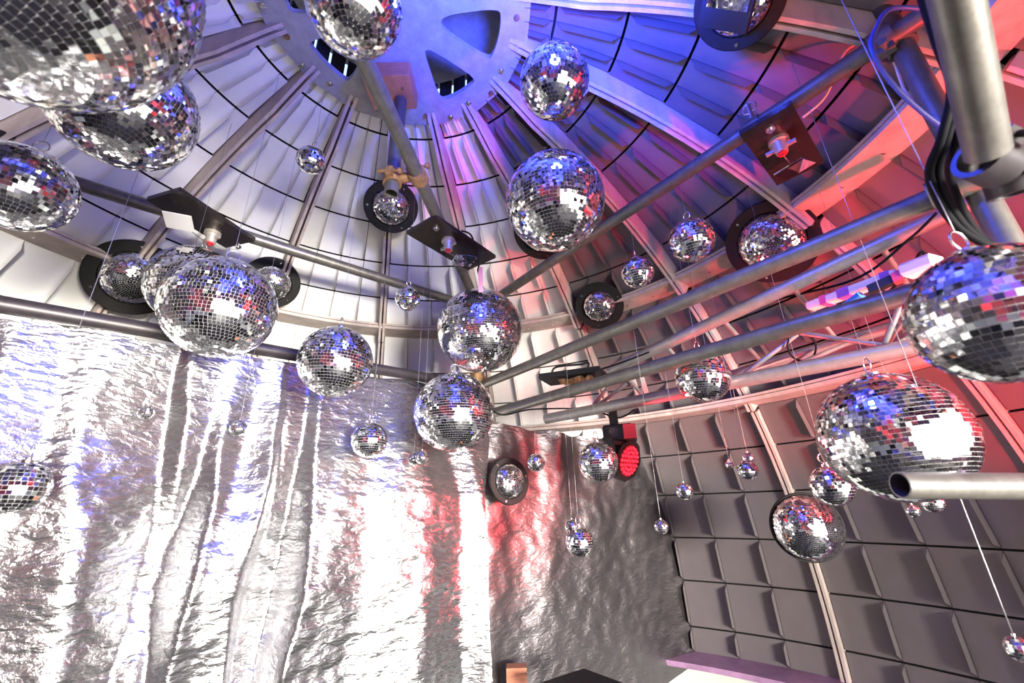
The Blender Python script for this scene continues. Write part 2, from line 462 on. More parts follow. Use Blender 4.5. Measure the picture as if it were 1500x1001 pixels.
coupler(P(.95, .748, .622), pE[1] - pE[0], P(1.01, .735, .66), V((0, 0, 1)), 'steel clamp at the right end of the middle long pipe')
coupler(P(-.20, 2.20, .66), V((0, 0, 1)), P(-.183, 2.262, .66), V((0, 0, 1)), 'brass-coloured clamp on the central post between two large mirror balls', 'rust')
mbx = at(1449, 236, .62)
coupler(mbx, V((1, .3, -.2)), at(1482, 262, .66), V((.2, .3, -1)), 'blurred clamp below the thick near pipe at the right edge', 'steel_dark')  # shade on this clamp is put into the dark material

# ------------------------------------------------------------------ mirror balls
tile_cache = {}
def tiled_sphere(D, tile, var, cap=PI, jit=2.1):
    key = (round(D, 4), tile, var, cap)
    if key in tile_cache: return tile_cache[key]
    rnd = random.Random(hash(key) & 0xffff)
    Rr = D / 2; mb = MB()
    nu = 48 if D > .08 else 24
    nv = nu // 2
    rc = Rr - .0016 if D > .08 else Rr - .0008
    vs = []; fs = []
    for j in range(nv + 1):
        t = cap * j / nv
        for i in range(nu):
            p = 2 * PI * i / nu; vs.append(V((math.sin(t) * math.cos(p), math.sin(t) * math.sin(p), math.cos(t))) * rc)
    for j in range(nv):
        for i in range(nu): fs.append((j * nu + i, (j + 1) * nu + i, (j + 1) * nu + (i + 1) % nu, j * nu + (i + 1) % nu))
    mb.add(vs, fs, 1, True)
    nrow = max(6, round(PI * Rr / tile)); rowh = PI / nrow
    for j in range(nrow):
        th = (j + .5) * rowh
        if th > cap: break
        n = max(4, round(2 * PI * Rr * math.sin(th) / tile)); off = rnd.random() * 6.28
        hw = PI * Rr * math.sin(th) / n * .93; hh = Rr * rowh / 2 * .92
        # drop a missing tile now and then
        band_a, band_b = rnd.gauss(0, R(.5)), rnd.gauss(0, R(.5))
        for i in range(n):
            if rnd.random() < .004: continue
            p = off + 2 * PI * i / n
            nn = V((math.sin(th) * math.cos(p), math.sin(th) * math.sin(p), math.cos(th)))
            e1 = V((-math.sin(p), math.cos(p), 0)); e2 = nn.cross(e1)
            ja, jb = rnd.gauss(0, R(jit)) + band_a, rnd.gauss(0, R(jit)) + band_b
            f1 = (e1 + nn * ja).normalized(); f2 = (e2 + nn * jb).normalized()
            c = nn * Rr
            mb.add([c - f1 * hw - f2 * hh, c + f1 * hw - f2 * hh, c + f1 * hw + f2 * hh, c - f1 * hw + f2 * hh], [(0, 1, 2, 3)], 0)
    me = mb.mesh('mirrored_sphere', [M['mirror'], M['grout']])
    tile_cache[key] = me; return me
def tsize(D): return .0098 if D >= .19 else (.0088 if D >= .09 else .0056)
BALLS = []
def ball(u, v, t, D, label, hang=None, swing=0.0, group='hanging mirror balls'):
    c = at(u, v, t)
    root = thing('mirror_ball', c, label, 'mirror ball', group)
    k = len(BALLS)
    o = bpy.data.objects.new('mirrored_sphere', tiled_sphere(D, tsize(D), k % 2 if D > .12 else 0)); C.objects.link(o); o.parent = root
    o.rotation_euler = (random.gauss(0, .035), random.gauss(0, .035), random.random() * 6.28)
    r = D / 2
    top = c + V((0, 0, r))
    if D >= .09:
        mb = MB(); k_ = min(1, D / .25)
        mb.tube(top - V((0, 0, .006)), top + V((0, 0, .005)), .016 * k_ + .004, n=16); mb.tube(top + V((0, 0, .005)), top + V((0, 0, .010)), .006, n=10)
        part(mb, 'cap', M['chrome'], root)
        mb = MB(); rr = .012 + .006 * k_; a = random.random() * PI
        e = V((math.cos(a), math.sin(a), 0)); cc = top + V((0, 0, .008 + rr))
        mb.path([cc + e * (rr * math.cos(x)) + V((0, 0, rr * math.sin(x))) for x in [2 * PI * i / 20 for i in range(20)]], .0018, 6, closed=True)
        part(mb, 'hanging_ring', M['chrome'], root)
        wb = cc + V((0, 0, rr))
    else:
        mb = MB(); mb.tube(top - V((0, 0, .002)), top + V((0, 0, .004)), .003, n=8); part(mb, 'cap', M['chrome'], root)
        wb = top + V((0, 0, .003))
    zt = hang + ZO if hang is not None else shell_above(c.x, c.y) - .002
    we = V((wb.x, wb.y, zt))
    if hang is None:
        rr_ = math.hypot(c.x - AX.x, c.y - AX.y)
        if rr_ < .44: we.z = ZH
    mb = MB(); pts = [wb, wb.lerp(we, .3) + V((swing * .5, 0, 0)), wb.lerp(we, .65) - V((swing * .5, 0, 0)), we]
    mb.path(arc(pts, 5), .00055 if t > .8 else .0009, 5)
    part(mb, 'hanging_wire', M['wire'], root)
    BALLS.append((root, r)); return root
uP = lambda pq, u, v: None
def under(pq, u, v):
    d = ray(u, v); p, q = pq; ex, ey = q.x - p.x, q.y - p.y
    det = d.x * -ey + ex * d.y
    px, py = p.x, p.y
    return (px * -ey + ex * py) / det
ball(28, -85, .56, .40, 'huge blurred mirror ball filling the top left corner')
ball(183, 155, 1.04, .30, 'large mirror ball partly behind the huge blurred one at top left')
ball(30, 275, .985, .20, 'mirror ball cut off by the left edge in front of the white panels')
ball(519, 7, .82, .18, 'mirror ball cut off by the top edge in front of the hub plate')
ball(812, 121, 1.227, .20, 'mirror ball right of the hub plate, above a larger one')
ball(813, 296, 1.30, .30, 'large mirror ball beneath the hub, left of the sloping pipe')
ball(456, 235, 1.54, .10, 'small coarse-tiled mirror ball on the white panels left of the drop pipe', swing=.004)
ball(597, 438, 1.75, .10, 'small mirror ball hanging alone just under the crossing pipe left of centre')
ball(323, 450, 1.25, .30, 'large mirror ball at left, in front of another beside the portholes')
ball(283, 419, under(pB, 283, 419), .302, 'mirror ball peeping out behind the large one at left below a motor plate', z1 - PR)
ball(492, 530, 1.42, .238, 'mirror ball hanging in front of the top of the silver curtain')
ball(703, 484, 2.0, .40, 'large central mirror ball below the motor plate on the central pipe')
ball(665, 604, under(pA, 665, 604), under(pA, 665, 604) * .187, 'mirror ball just below and left of the large central one', z1 - PR)
ball(541, 645, 1.60, .131, 'small mirror ball against the curtain, below right of the ball at the curtain top')
ball(214, 605, 1.27, .042, 'leftmost tiny mirror ball in front of the foil curtain')
ball(349, 628, 1.40, .055, 'tiny single mirror ball on the curtain below the large left ball')
ball(606, 673, 1.72, .047, 'left one of two tiny touching mirror balls on the curtain')
ball(618, 670, 1.68, .052, 'right one of two tiny touching mirror balls on the curtain')
ball(26, 715, .86, .10, 'small dark mirror ball at the left edge in front of the curtain')
ball(876, 677, under(pF, 876, 677), .150, 'mirror ball hanging in front of the red moving head lamp', z6 - PR)
ball(785, 678, under(pF, 785, 678), .077, 'small mirror ball to the right of the black ringed porthole on foil', z6 - PR)
ball(838, 772, under(pF, 838, 772), .054, 'smaller upper ball of the touching pair before the dull foil', z6 - PR)
ball(849, 794, under(pE, 849, 794), .100, 'larger lower ball of the touching pair before the dull foil', z4 - PR)
ball(1003, 720, under(pF, 1003, 720), .051, 'tiny mirror ball on a red-lit wire before the grey right wall', z6 - PR)
ball(969, 772, under(pE, 969, 772), .041, 'tiny mirror ball nearest the right edge of the dull foil sheet', z4 - PR)
ball(1095, 689, under(pF, 1095, 689), .053, 'small bright mirror ball on a blue wire before the right wall', z6 - PR)
ball(1069, 681, 1.5, .028, 'tiniest mirror bead left of the small ball on a blue wire')
ball(1096, 671, 1.5, .036, 'tiny reddish bead just behind the small ball on a blue wire')
ball(1013, 352, under(pC, 1013, 352), .147, 'mirror ball hanging under the sloping upper right pipe', z1 - PR)
ball(934, 399, under(pC, 934, 399), .119, 'smaller mirror ball left of the one under the sloping pipe', z1 - PR)
ball(1029, 552, 1.50, .184, 'mirror ball lit red between the truss tubes')
ball(1218, 712, 1.22, .110, 'reddish mirror ball half hidden behind the big ball at right')
ball(1306, 639, under(pF, 1306, 639), .294, 'big wide mirror ball at right behind the open-ended pipe', z6 - PR)
ball(1457, 460, .61, .20, 'blurred mirror ball cut off by the right edge below the clamps')
ball(1365, 736, 1.12, .052, 'tiny mirror ball peeping out below the jutting pipe')
ball(1338, 749, 1.45, .042, 'tiny mirror ball left of the one below the jutting pipe')
ball(1492, 951, .74, .038, 'tiny blurred mirror ball at the lower right corner')

# ------------------------------------------------------------------ half balls set in black rings on the dome
def porthole(u, v, ro, ri, label, normal=None, depth=None, D=None, bolts=3, push=.0, seed=0, bulge=.62):
    """ro, ri: outer radius of the black ring and radius of the half ball, metres"""
    if depth is None:
        c = shell_hit(u, v)
        n = (V((AX.x, AX.y, ZC)) - c).normalized() if normal is None else normal.normalized()
        n = (n * .62 + (EYE - c).normalized() * .5).normalized()
        c = c + (EYE - c).normalized() * (.10 + push)
    else:
        c = at(u, v, depth); n = normal.normalized()
    root = thing('mirror_porthole', c, label, 'mirror light', 'half mirror balls in black rings')
    x = n.orthogonal().normalized(); y = n.cross(x)
    N = 56; th = .012; mb = MB()
    rings = [(ri * .97, 0), (ri * 1.0, th), (ro - .003, th), (ro, th - .003), (ro, 0)]
    vs = [c + (x * math.cos(2 * PI * i / N) + y * math.sin(2 * PI * i / N)) * r + n * h for r, h in rings for i in range(N)]
    k = len(rings)
    fs = [(a * N + i, a * N + (i + 1) % N, ((a + 1) % k) * N + (i + 1) % N, ((a + 1) % k) * N + i) for a in range(k) for i in range(N)]
    mb.add(vs, fs, 0, False); part(mb, 'ring', M['black_disc'], root)
    o = bpy.data.objects.new('half_ball', tiled_sphere(round(ri * 1.96, 3), .0085, 5, PI * .55, 2.6)); C.objects.link(o); o.parent = root
    o.rotation_mode = 'QUATERNION'; q = V((0, 0, 1)).rotation_difference(n); o.rotation_quaternion = q
    o.location = n * (.004); o.scale = (1, 1, bulge)
    for b in range(bolts):
        a = 2 * PI * b / bolts + .6 + seed
        e = c + (x * math.cos(a) + y * math.sin(a)) * (ro * .5 + ri * .5) + n * th
        mb = MB(); mb.tube(e - n * .001, e + n * .003, .005, n=10); part(mb, 'screw', M['chrome'], root)
    return root
def px_r(u, v, px):       # metres per ring of px pixels at the dome surface
    c = shell_hit(u, v); c = c + (EYE - c).normalized() * .10; return px / F * (c - EYE).dot(FW)
def ph(u, v, po_, pi_, label, **k):
    return porthole(u, v, px_r(u, v, po_), px_r(u, v, pi_), label, **k)
ph(573, 303, 38.5, 27.5, 'round black-ringed half mirror ball below the short drop pipe')
ph(196, 407, 56, 40, 'round black-ringed half mirror ball behind the pair of balls at left', seed=.5)
ph(398, 414, 38, 27, 'black-ringed half mirror ball just right of the large left ball')
ph(796, 337, 44, 33, 'black-ringed half mirror ball hidden behind the large ball beneath the hub')
ph(878, 448, 35, 24, 'black-ringed half mirror ball on the rib below the sloping pipe')
ph(1130, 355, 61, 45, 'largest black-ringed half mirror ball, crossed by the middle pipe')
ph(1083, 3, 62, 44, 'black-ringed half mirror ball at the top edge behind a square mirror')
ph(-8, 222, 34, 24, 'black-ringed half mirror ball at left edge behind a hanging ball')
porthole(745, 705, .108, .082, 'black-ringed half mirror ball fixed on the foil near the curtain gap', normal=V((.52, -.80, .05)), depth=2.00)
porthole(1181, 772, .139, .133, 'half mirror ball on a thin black disc against the lower right wall', normal=V((-.30, -.93, -.12)), depth=1.80, bulge=.85, bolts=0)

# ------------------------------------------------------------------ motor plates with little mirrors
def motor_plate(cs, z, label, mir, motor_uv, bolt_uv, msize=.07, mir_h=.10, mnormal=V((.2, -.6, -.7)), clamp=None, mirror_mat='mirror'):
    q = [atz(u, v, z) for u, v in cs]
    c = (q[0] + q[1] + q[2] + q[3]) / 4
    t = thing('motor_plate', c, label, 'motor plate', 'black motor plates on the pipes')
    ex = ((q[1] + q[2]) / 2 - (q[0] + q[3]) / 2); ey = ((q[3] + q[2]) / 2 - (q[0] + q[1]) / 2)
    hx, hy = ex.length / 2, ey.length / 2
    ex.normalize(); ey = (ey - ex * ey.dot(ex)).normalized()
    mb = MB(); mb.box(c + V((0, 0, .008)), ex, ey, V((0, 0, 1)), hx, hy, .008); part(mb, 'plate', M['black_plate'], t)
    m0 = atz(*motor_uv, z)
    mb = MB(); mb.tube(m0, m0 - V((0, 0, .012)), .029, n=20); part(mb, 'motor_base', M['motor'], t)
    mb = MB(); mb.tube(m0 - V((0, 0, .012)), m0 - V((0, 0, .05)), .022, .017, n=16)
    for s in (-1, 1): mb.box(m0 + ex * (s * .03) - V((0, 0, .03)), ex, ey, V((0, 0, 1)), .012, .005, .005)
    mo = part(mb, 'motor', M['motor'], t)
    mb = MB(); mb.tube(m0 - V((0, 0, .05)), m0 - V((0, 0, .056)), .013, n=16); mb.tube(m0 - V((0, 0, .056)), m0 - V((0, 0, .062)), .005, n=10)
    subpart(mb, 'motor_cap', M['red_plastic'], mo, t)
    b0 = atz(*bolt_uv, z); mb = MB(); mb.tube(b0, b0 - V((0, 0, .004)), .013, n=14); mb.tube(b0 - V((0, 0, .004)), b0 - V((0, 0, .012)), .007, n=6); part(mb, 'bolt', M['chrome'], t)
    if mir:
        mc = atz(mir[0], mir[1], z - mir[2]); n = mnormal.normalized(); a = n.cross(V((0, 0, 1))).normalized(); b = n.cross(a)
        rot = R(18); a, b = a * math.cos(rot) + b * math.sin(rot), b * math.cos(rot) - a * math.sin(rot)
        mb = MB(); mb.path(arc([m0 - V((0, 0, .06)), m0.lerp(mc, .5) - V((0, 0, .03)), mc - n * .004], 5), .0015, 6); part(mb, 'mirror_wire', M['chrome'], t)
        mb = MB(); mb.box(mc, a, b, n, msize / 2, msize / 2, .002); part(mb, 'mirror', M[mirror_mat], t)
    return t
PZ = z1 - .034 + ZO
motor_plate([(1084, 198), (1163, 150), (1205, 240), (1138, 272)], PZ, 'square black motor plate hung below the sloping pipe at upper right', (1164, 247, .075), (1140, 206), (1128, 189), .085, mnormal=V((.15, .15, -.97)))
motor_plate([(611, 335), (655, 313), (711, 382), (671, 402)], PZ, 'black motor plate with a tilted mirror on the central pipe above a large ball', (679, 382, .06), (657, 352), (639, 334), .095, mnormal=V((.1, .1, -.97)))
motor_plate([(214, 290), (258, 284), (378, 350), (330, 366)], PZ, 'shiny black motor plate with white mirror square over the left balls', (262, 325, .05), (312, 341), (349, 361), .085, mnormal=V((.1, -.1, -.97)), mirror_mat='white_plastic')  # mirror left plain white, its bright reflection put into the colour
# clamp hook on the sloping pipe plate
t = thing('hook_clamp', at(1118, 160, 1.22), 'bright hook clamp above the square black plate on the sloping pipe', 'clamp', None)
c = on(*pC, .305); c = V((c.x, c.y, c.z))
s_ = min(range(100), key=lambda i: abs((lambda p: (p - EYE).x / (p - EYE).dot(FW) * F + 750)(on(*pC, i / 100)) - 1117)) / 100
c = on(*pC, s_); t.location = c
d = (pC[1] - pC[0]).normalized(); sd = V((d.y, -d.x, 0)).normalized()
mb = MB(); mb.tube(c - d * .02, c + d * .02, PR * 1.25, n=20, inner=PR * 1.01); part(mb, 'collar', M['steel'], t)
mb = MB(); mb.tube(c + V((0, 0, PR)), c + V((0, 0, PR + .07)), .007, n=10); part(mb, 'eye_bolt', M['chrome'], t)
mb = MB(); cc = c + V((0, 0, PR + .055)); mb.path([cc + d * (.02 * math.cos(a)) + V((0, 0, .02 * math.sin(a))) for a in [2 * PI * i / 18 for i in range(18)]], .003, 6, closed=True); part(mb, 'ring', M['chrome'], t)

# black plate with mirror in front of the top porthole
t = thing('hanging_mirror', at(1068, -4, 1.05), 'square black panel with mirror hanging before the top right porthole', 'mirror', None)
c = t.location; n = ((EYE - c).normalized() * 1.25 + (P(-1.2, 1.4, .9) - c).normalized()).normalized()
a = V((1, -.15, -.12)); a = (a - n * a.dot(n)).normalized(); b = n.cross(a)
mb = MB(); mb.box(c, a, b, n, .068, .068, .006); part(mb, 'backing', M['black'], t)
mb = MB(); mb.box(c + n * .008 + b * .022 + a * .004, a, b, n, .055, .044, .0015); part(mb, 'mirror', M['mirror'], t)
mb = MB(); mb.tube(c + V((0, 0, .02)) - n * .01, V((c.x, c.y, shell_above(c.x, c.y))) , .0012, n=6); part(mb, 'hanging_wire', M['chrome'], t)

# ------------------------------------------------------------------ lighting truss on the right
ta = (at(893, 543, 2.02), at(1420, 297, 1.16))
tb_ = (at(905, 600, 2.15), at(1420, 445, 1.42))
tc_ = (at(800, 614, 2.10), at(1365, 503, 1.20))
tr = thing('lighting_truss', (ta[0] + tc_[1]) / 2, 'aluminium lattice truss lit red running along the right side', 'truss')
for p, q, r in ((*ta, .0245), (*tb_, .021), (*tc_, .0245)):
    mb = MB(); mb.tube(p, q, r, n=20, inner=r * .85); part(mb, 'chord', M['alu'], tr)
def brace(p, q, r=.0085):
    mb = MB(); mb.tube(p, q, r, n=12); part(mb, 'brace', M['alu'], tr)
nb = 5
for i in range(nb):
    s0, s1, sm = i / nb + .04, (i + 1) / nb + .0, (i + .5) / nb + .02
    brace(on(*tc_, sm), on(*tb_, s0 + .02)); brace(on(*tb_, s1), on(*tc_, sm))
    brace(on(*ta, s0), on(*tb_, sm)); 
for p_, q_ in (((1073, 562, 1.62), (1168, 490, 1.52)), ((1172, 488, 1.52), (1292, 506, 1.30)), ((1322, 440, 1.26), (1296, 503, 1.30)), ((862, 602, 2.05), (890, 568, 2.05)), ((866, 602, 2.05), (918, 562, 2.0))):
    brace(at(*p_), at(*q_))
# two vertical timber battens behind the truss
for u0, v0, u1, v1, lab in ((922, 540, 938, 590, 'left of two short wooden battens behind the truss'), (935, 538, 950, 588, 'right of two short wooden battens behind the truss')):
    p, q = at(u0, v0, 2.22), at(u1, v1, 2.22)
    mb = MB(); d = (q - p).normalized(); s = d.cross(FW).normalized(); mb.box((p + q) / 2, d, s, d.cross(s), (q - p).length / 2, .012, .010)
    tag(mb.build('timber_batten', M['wood'], None, (p + q) / 2), lab, 'wood', 'battens behind the truss')

# red moving head lamp hanging from the lower chord
lc = at(908, 628, 1.86)
lamp = thing('moving_head_lamp', lc, 'black moving head stage lamp with glowing red lens under the truss', 'stage lamp')
fx = V((.93, -.36, 0)).normalized(); fy = V((.36, .93, 0)).normalized(); fz = V((0, 0, 1))
b0 = at(908, 636, 1.86)
mb = MB(); mb.box(b0, fx, fy, fz, .066, .06, .036)
base = part(mb, 'base', M['black'], lamp); bvm = base.modifiers.new('bevel', 'BEVEL'); bvm.width = .012; bvm.segments = 2
mb = MB(); mb.box(b0 + fx * .05 - fy * .061, fx, fy, fz, .026, .002, .03); subpart(mb, 'side_panel', M['red_plastic'], base, lamp)
mb = MB(); mb.box(b0 - fx * .02 - fy * .061, fx, fy, fz, .018, .002, .018); subpart(mb, 'display', M['black_plate'], base, lamp)
top = b0 + fz * .036
ch = on(*tc_, .19)
mb = MB(); mb.box(top + V((-.02, 0, .045)), fx, fy, fz, .018, .014, .05); mb.box(top + V((-.02, 0, .09)), fx, fy, fz, .034, .03, .010); part(mb, 'clamp', M['black'], lamp)
hd = at(911, 672, 1.85)                                  # head
fdir = (V((.63, -.70, -.33))).normalized()
hx_ = fdir.cross(fz).normalized(); hy_ = hx_.cross(fdir)
mb = MB()
for s in (-1, 1):
    mb.box(b0 - fz * .075 + hx_ * (s * .085), hx_, fdir, fz, .008, .022, .05)
mb.box(b0 - fz * .036, hx_, fdir, fz, .09, .03, .008); part(mb, 'yoke', M['black'], lamp)
mb = MB(); mb.tube(hd - fdir * .075, hd - fdir * .02, .064, .090, n=8); mb.tube(hd - fdir * .02, hd + fdir * .035, .092, n=8)
head = part(mb, 'head', M['black'], lamp)
mb = MB(); mb.tube(hd + fdir * .035, hd + fdir * .038, .070, n=28); subpart(mb, 'lens_plate', M['lens_plate'], head, lamp)
mb = MB()
for ring_i, (rr, nn_) in enumerate(((0, 1), (.02, 6), (.038, 12), (.056, 18))):
    for i in range(nn_):
        a = 2 * PI * i / nn_; mb.sphere(hd + fdir * .039 + (hx_ * math.cos(a) + hy_ * math.sin(a)) * rr, .0078, 8, 5)
subpart(mb, 'led_array', M['led'], head, lamp)

# flood plate lying on the truss
fl = thing('black_fixture', at(842, 550, 1.95), 'dark flat fixture with a crumpled filter clamped at the far end of the truss', 'stage lamp')
p, q = at(798, 557, 1.98), at(884, 546, 1.86); d = (q - p).normalized(); up_ = V((0, 0, 1)); s = d.cross(up_).normalized(); u_ = s.cross(d)
mb = MB(); mb.box((p + q) / 2, d, s, u_, (q - p).length / 2, .07, .012); part(mb, 'plate', M['black'], fl)
mb = MB(); gx, gy = 10, 8; vs = []
for i in range(gx + 1):
    for j in range(gy + 1):
        vs.append((p + q) / 2 + d * (.02 + .16 * (i / gx - .5)) + s * (.10 * (j / gy - .5)) + u_ * (-.022 + .022 * noise.noise(V((i * .9, j * .9, 3)))))
mb.add(vs, [(i * (gy + 1) + j, (i + 1) * (gy + 1) + j, (i + 1) * (gy + 1) + j + 1, i * (gy + 1) + j + 1) for i in range(gx) for j in range(gy)])
part(mb, 'crumpled_filter', M['rust'], fl)
mb = MB(); mb.path(arc([at(808, 548, 1.96), at(815, 538, 1.96), at(850, 534, 1.92), at(862, 532, 1.90), at(858, 548, 1.88)], 6), .005, 6); part(mb, 'bracket', M['black'], fl)

# white batten strapped to the truss with coloured tape
w0, w1 = at(1186, 450, 1.47), at(1318, 401, 1.23)
bt = thing('power_strip', (w0 + w1) / 2, 'long white power strip taped to the upper truss tube, lit pink', 'power strip')
d = (w1 - w0).normalized(); s = d.cross(V((0, 0, 1))).normalized(); u_ = s.cross(d)
mb = MB(); mb.box((w0 + w1) / 2, d, s, u_, (w1 - w0).length / 2, .022, .014)
b_ = part(mb, 'strip_body', M['white_plastic'], bt); bm_ = b_.modifiers.new('bevel', 'BEVEL'); bm_.width = .006; bm_.segments = 2
for f_, mm, w in ((.22, 'pink_tape', .010), (.46, 'purple_tape', .018), (.9, 'purple_tape', .012)):
    cc = w0.lerp(w1, f_); mb = MB(); mb.box(cc, d, s, u_, w, .0235, .0152); part(mb, 'tape', M[mm], bt)
mb = MB(); mb.box(w1 + d * .05 - u_ * .002, d, s, u_, .042, .03, .02); o = part(mb, 'plug_block', M['white_plastic'], bt); o.modifiers.new('bevel', 'BEVEL').width = .008
mb = MB(); mb.tube(at(1240, 449, 1.32), at(1262, 432, 1.28), .014, n=12); part(mb, 'blue_plug', M['blue_tape'], bt)
# black adapters beside the strip
t = thing('cable_adapter', at(1290, 418, 1.25), 'dark mains adapter under the white power strip', 'adapter')
d2 = (at(1310, 415, 1.2) - at(1265, 435, 1.25)).normalized()
mb = MB(); mb.box(t.location, d2, d2.cross(V((0, 0, 1))).normalized(), V((0, 0, 1)), .030, .014, .012); part(mb, 'adapter_body', M['black'], t)
mb = MB(); mb.box(t.location + d2 * .042, d2, d2.cross(V((0, 0, 1))).normalized(), V((0, 0, 1)), .011, .016, .014); part(mb, 'socket', M['red_plastic'], t)

# ------------------------------------------------------------------ cables
def cable(pts, r, m, label, closed=False, k=9, name='cable'):
    mb = MB(); q = [at(*p) for p in pts]
    mb.path(arc(q + ([q[0]] if closed else []), k)[:-1 if closed else None], r, 7, closed=closed)
    o = mb.build(name, M[m], None, q[0]); return tag(o, label, 'cable', 'cables along the rig')
cable([(1153, 506, 1.52), (1160, 489, 1.52), (1178, 486, 1.52), (1194, 502, 1.52), (1192, 521, 1.52), (1176, 529, 1.52), (1160, 522, 1.52)], .0035, 'cable', 'black cable loop hanging below the truss tube', True, name='cable_loop')
cable([(1340, -40, .62), (1372, 60, .62), (1394, 130, .64), (1380, 200, .66), (1362, 260, .70), (1400, 330, .72), (1470, 372, .72)], .0065, 'cable', 'black cable behind the thick near pipe, left one of the bundle')
cable([(1352, -40, .62), (1384, 60, .62), (1404, 140, .64), (1388, 200, .66), (1376, 262, .70), (1416, 335, .72), (1490, 380, .72)], .0065, 'cable', 'black cable behind the thick near pipe, middle one of the bundle')
cable([(1366, -40, .62), (1396, 60, .62), (1414, 150, .64), (1402, 205, .66), (1392, 262, .72), (1434, 345, .74), (1510, 392, .74)], .0065, 'cable', 'black cable behind the thick near pipe, right one of the bundle')
cable([(1398, 20, .95), (1310, 12, .95), (1282, 45, .92), (1278, 75, .9), (1305, 120, .9), (1345, 160, .9), (1385, 190, .9)], .005, 'cable_blue', 'dark blue cable looping round the post at upper right')
cable([(1305, 30, 1.2), (1262, 60, 1.2), (1235, 80, 1.2), (1210, 140, 1.22), (1176, 172, 1.24)], .0035, 'cable_white', 'pale cable dropping from the post towards the square motor plate')
cable([(1210, -5, 1.3), (1236, 40, 1.3), (1243, 90, 1.3), (1262, 130, 1.3), (1290, 160, 1.3), (1300, 175, 1.3)], .0035, 'cable_blue', 'thin blue-lit cable drooping across the top right panels')
cable([(1302, 70, 1.12), (1312, 95, 1.1), (1330, 140, 1.05), (1372, 178, 1.0)], .004, 'cable_white', 'short pale cable hanging from the clamp on the blue post')
cable([(822, 556, 1.96), (900, 535, 1.9), (1000, 496, 1.78), (1120, 445, 1.58), (1250, 410, 1.35), (1330, 352, 1.22), (1372, 312, 1.16)], .004, 'cable', 'thin black cable running along the upper truss tube')
cable([(1300, 430, 1.3), (1330, 400, 1.25), (1350, 370, 1.22), (1362, 392, 1.22), (1340, 420, 1.25), (1322, 442, 1.28)], .0045, 'cable', 'black cable curled at the right end of the white power strip')
cable([(676, 338, 1.62), (690, 345, 1.64), (697, 368, 1.70), (702, 385, 1.78), (700, 398, 1.86), (706, 412, 1.92)], .0035, 'cable', 'short black cable from the central motor plate down to the large ball')
cable([(712, 592, 2.05), (735, 608, 2.05), (780, 600, 2.05), (860, 600, 2.02), (905, 612, 1.9), (930, 600, 1.9)], .004, 'cable', 'black cable sagging between the central post and the red lamp')
# pink tag on top of the central ball
t = thing('plastic_tag', at(704, 410, 1.86), 'pink plastic tag above the large central mirror ball', 'tag')
mb = MB(); mb.box(t.location, V((1, 0, 0)), FW, UP, .010, .004, .055); part(mb, 'tag_body', M['pink_plastic'], t)

# ------------------------------------------------------------------ foil curtains
def plane_hit(u, v, p0, n):
    d = ray(u, v); return EYE + d * ((p0 - EYE).dot(n) / d.dot(n))
cA, cB = pD[0].copy(), pD[1].copy()
cA.z = cB.z = 0
ce = (cB - cA).normalized(); cn = V((ce.y, -ce.x, 0))          # towards the camera side
top0, top1 = pD[0].z, pD[1].z
Lc = (cB - cA).length
def s_of(u, v):
    h = plane_hit(u, v, cA, cn); return (h - cA).dot(ce)
# stripes: (pixel x at y=640, pixel x at y=1000, half width px, slope)
stripes = [(-60, -160, 40, .9), (105, 55, 55, .85), (265, 205, 14, 1.3), (318, 228, 18, 1.0), (385, 300, 26, 1.1), (408, 345, 9, -1.3), (455, 395, 12, 1.2), (662, 676, 12, 1.0)]
prof = []
for xu, xl, hw, sl in stripes:
    prof.append((s_of(xu, 640), s_of(xl, 990), abs(s_of(xu + hw, 640) - s_of(xu - hw, 640)) / 2, sl))
zA, zB = (at(0, 640, 1).z, 0)
NS, NZ = 420, 240
zbot = 0.02
s0 = -.35
e_top, e_mid, e_bot = s_of(724, 640), s_of(676, 800), s_of(684, 985)
def s_at(i, f):
    s1 = e_top + (e_mid - e_top) * min(1, f * 4) + (e_bot - e_mid) * max(0, f - .35) / .5
    return s0 + (s1 - s0) * i / NS
def fold_slope(s, f):
    out = 0
    for a, b, w, sl in prof:
        c = a + (b - a) * (f - .25) / .6 + .030 * noise.noise(V((f * 4.2, a * 7, 1.5))) + .012 * noise.noise(V((f * 13, a * 9, 6.5)))
        w_ = w * (.75 + .5 * f) * (1 + .7 * noise.noise(V((f * 6, a * 11, 3.5))))
        x = (s - c) / max(w_, .004)
        if abs(x) > 2.2: continue
        g_ = max(0, .75 + 1.1 * noise.noise(V((f * 3.4, a * 13, 8.5)))) if sl > .3 or sl < -.3 else 1
        out += 1.45 * sl * g_ * math.exp(-x * x * x * x)
    return out
knots = [(s_of(u_, 800), k_) for u_, k_ in ((-200, -.14), (80, -.10), (320, .08), (520, .26), (590, .24), (618, -.04), (660, -.06), (676, .22), (760, .2))]
def base_slope(s):
    if s <= knots[0][0]: return knots[0][1]
    for (a, ka), (b, kb) in zip(knots[:-1], knots[1:]):
        if s <= b: return ka + (kb - ka) * (s - a) / (b - a)
    return knots[-1][1]
base_tab = [0.0]
for i in range(1, 601): base_tab.append(base_tab[-1] + base_slope(s0 + (i - .5) * 2.6 / 600) * 2.6 / 600)
i0 = int((s_of(330, 800) - s0) / 2.6 * 600); b0_ = base_tab[i0]
def base_h(s):
    x = (s - s0) / 2.6 * 600; i = max(0, min(599, int(x))); return base_tab[i] + (base_tab[i + 1] - base_tab[i]) * (x - i) - b0_
mb = MB(); vs = []
ztop_of = lambda s: top0 + (top1 - top0) * s / Lc - .028
rows = []
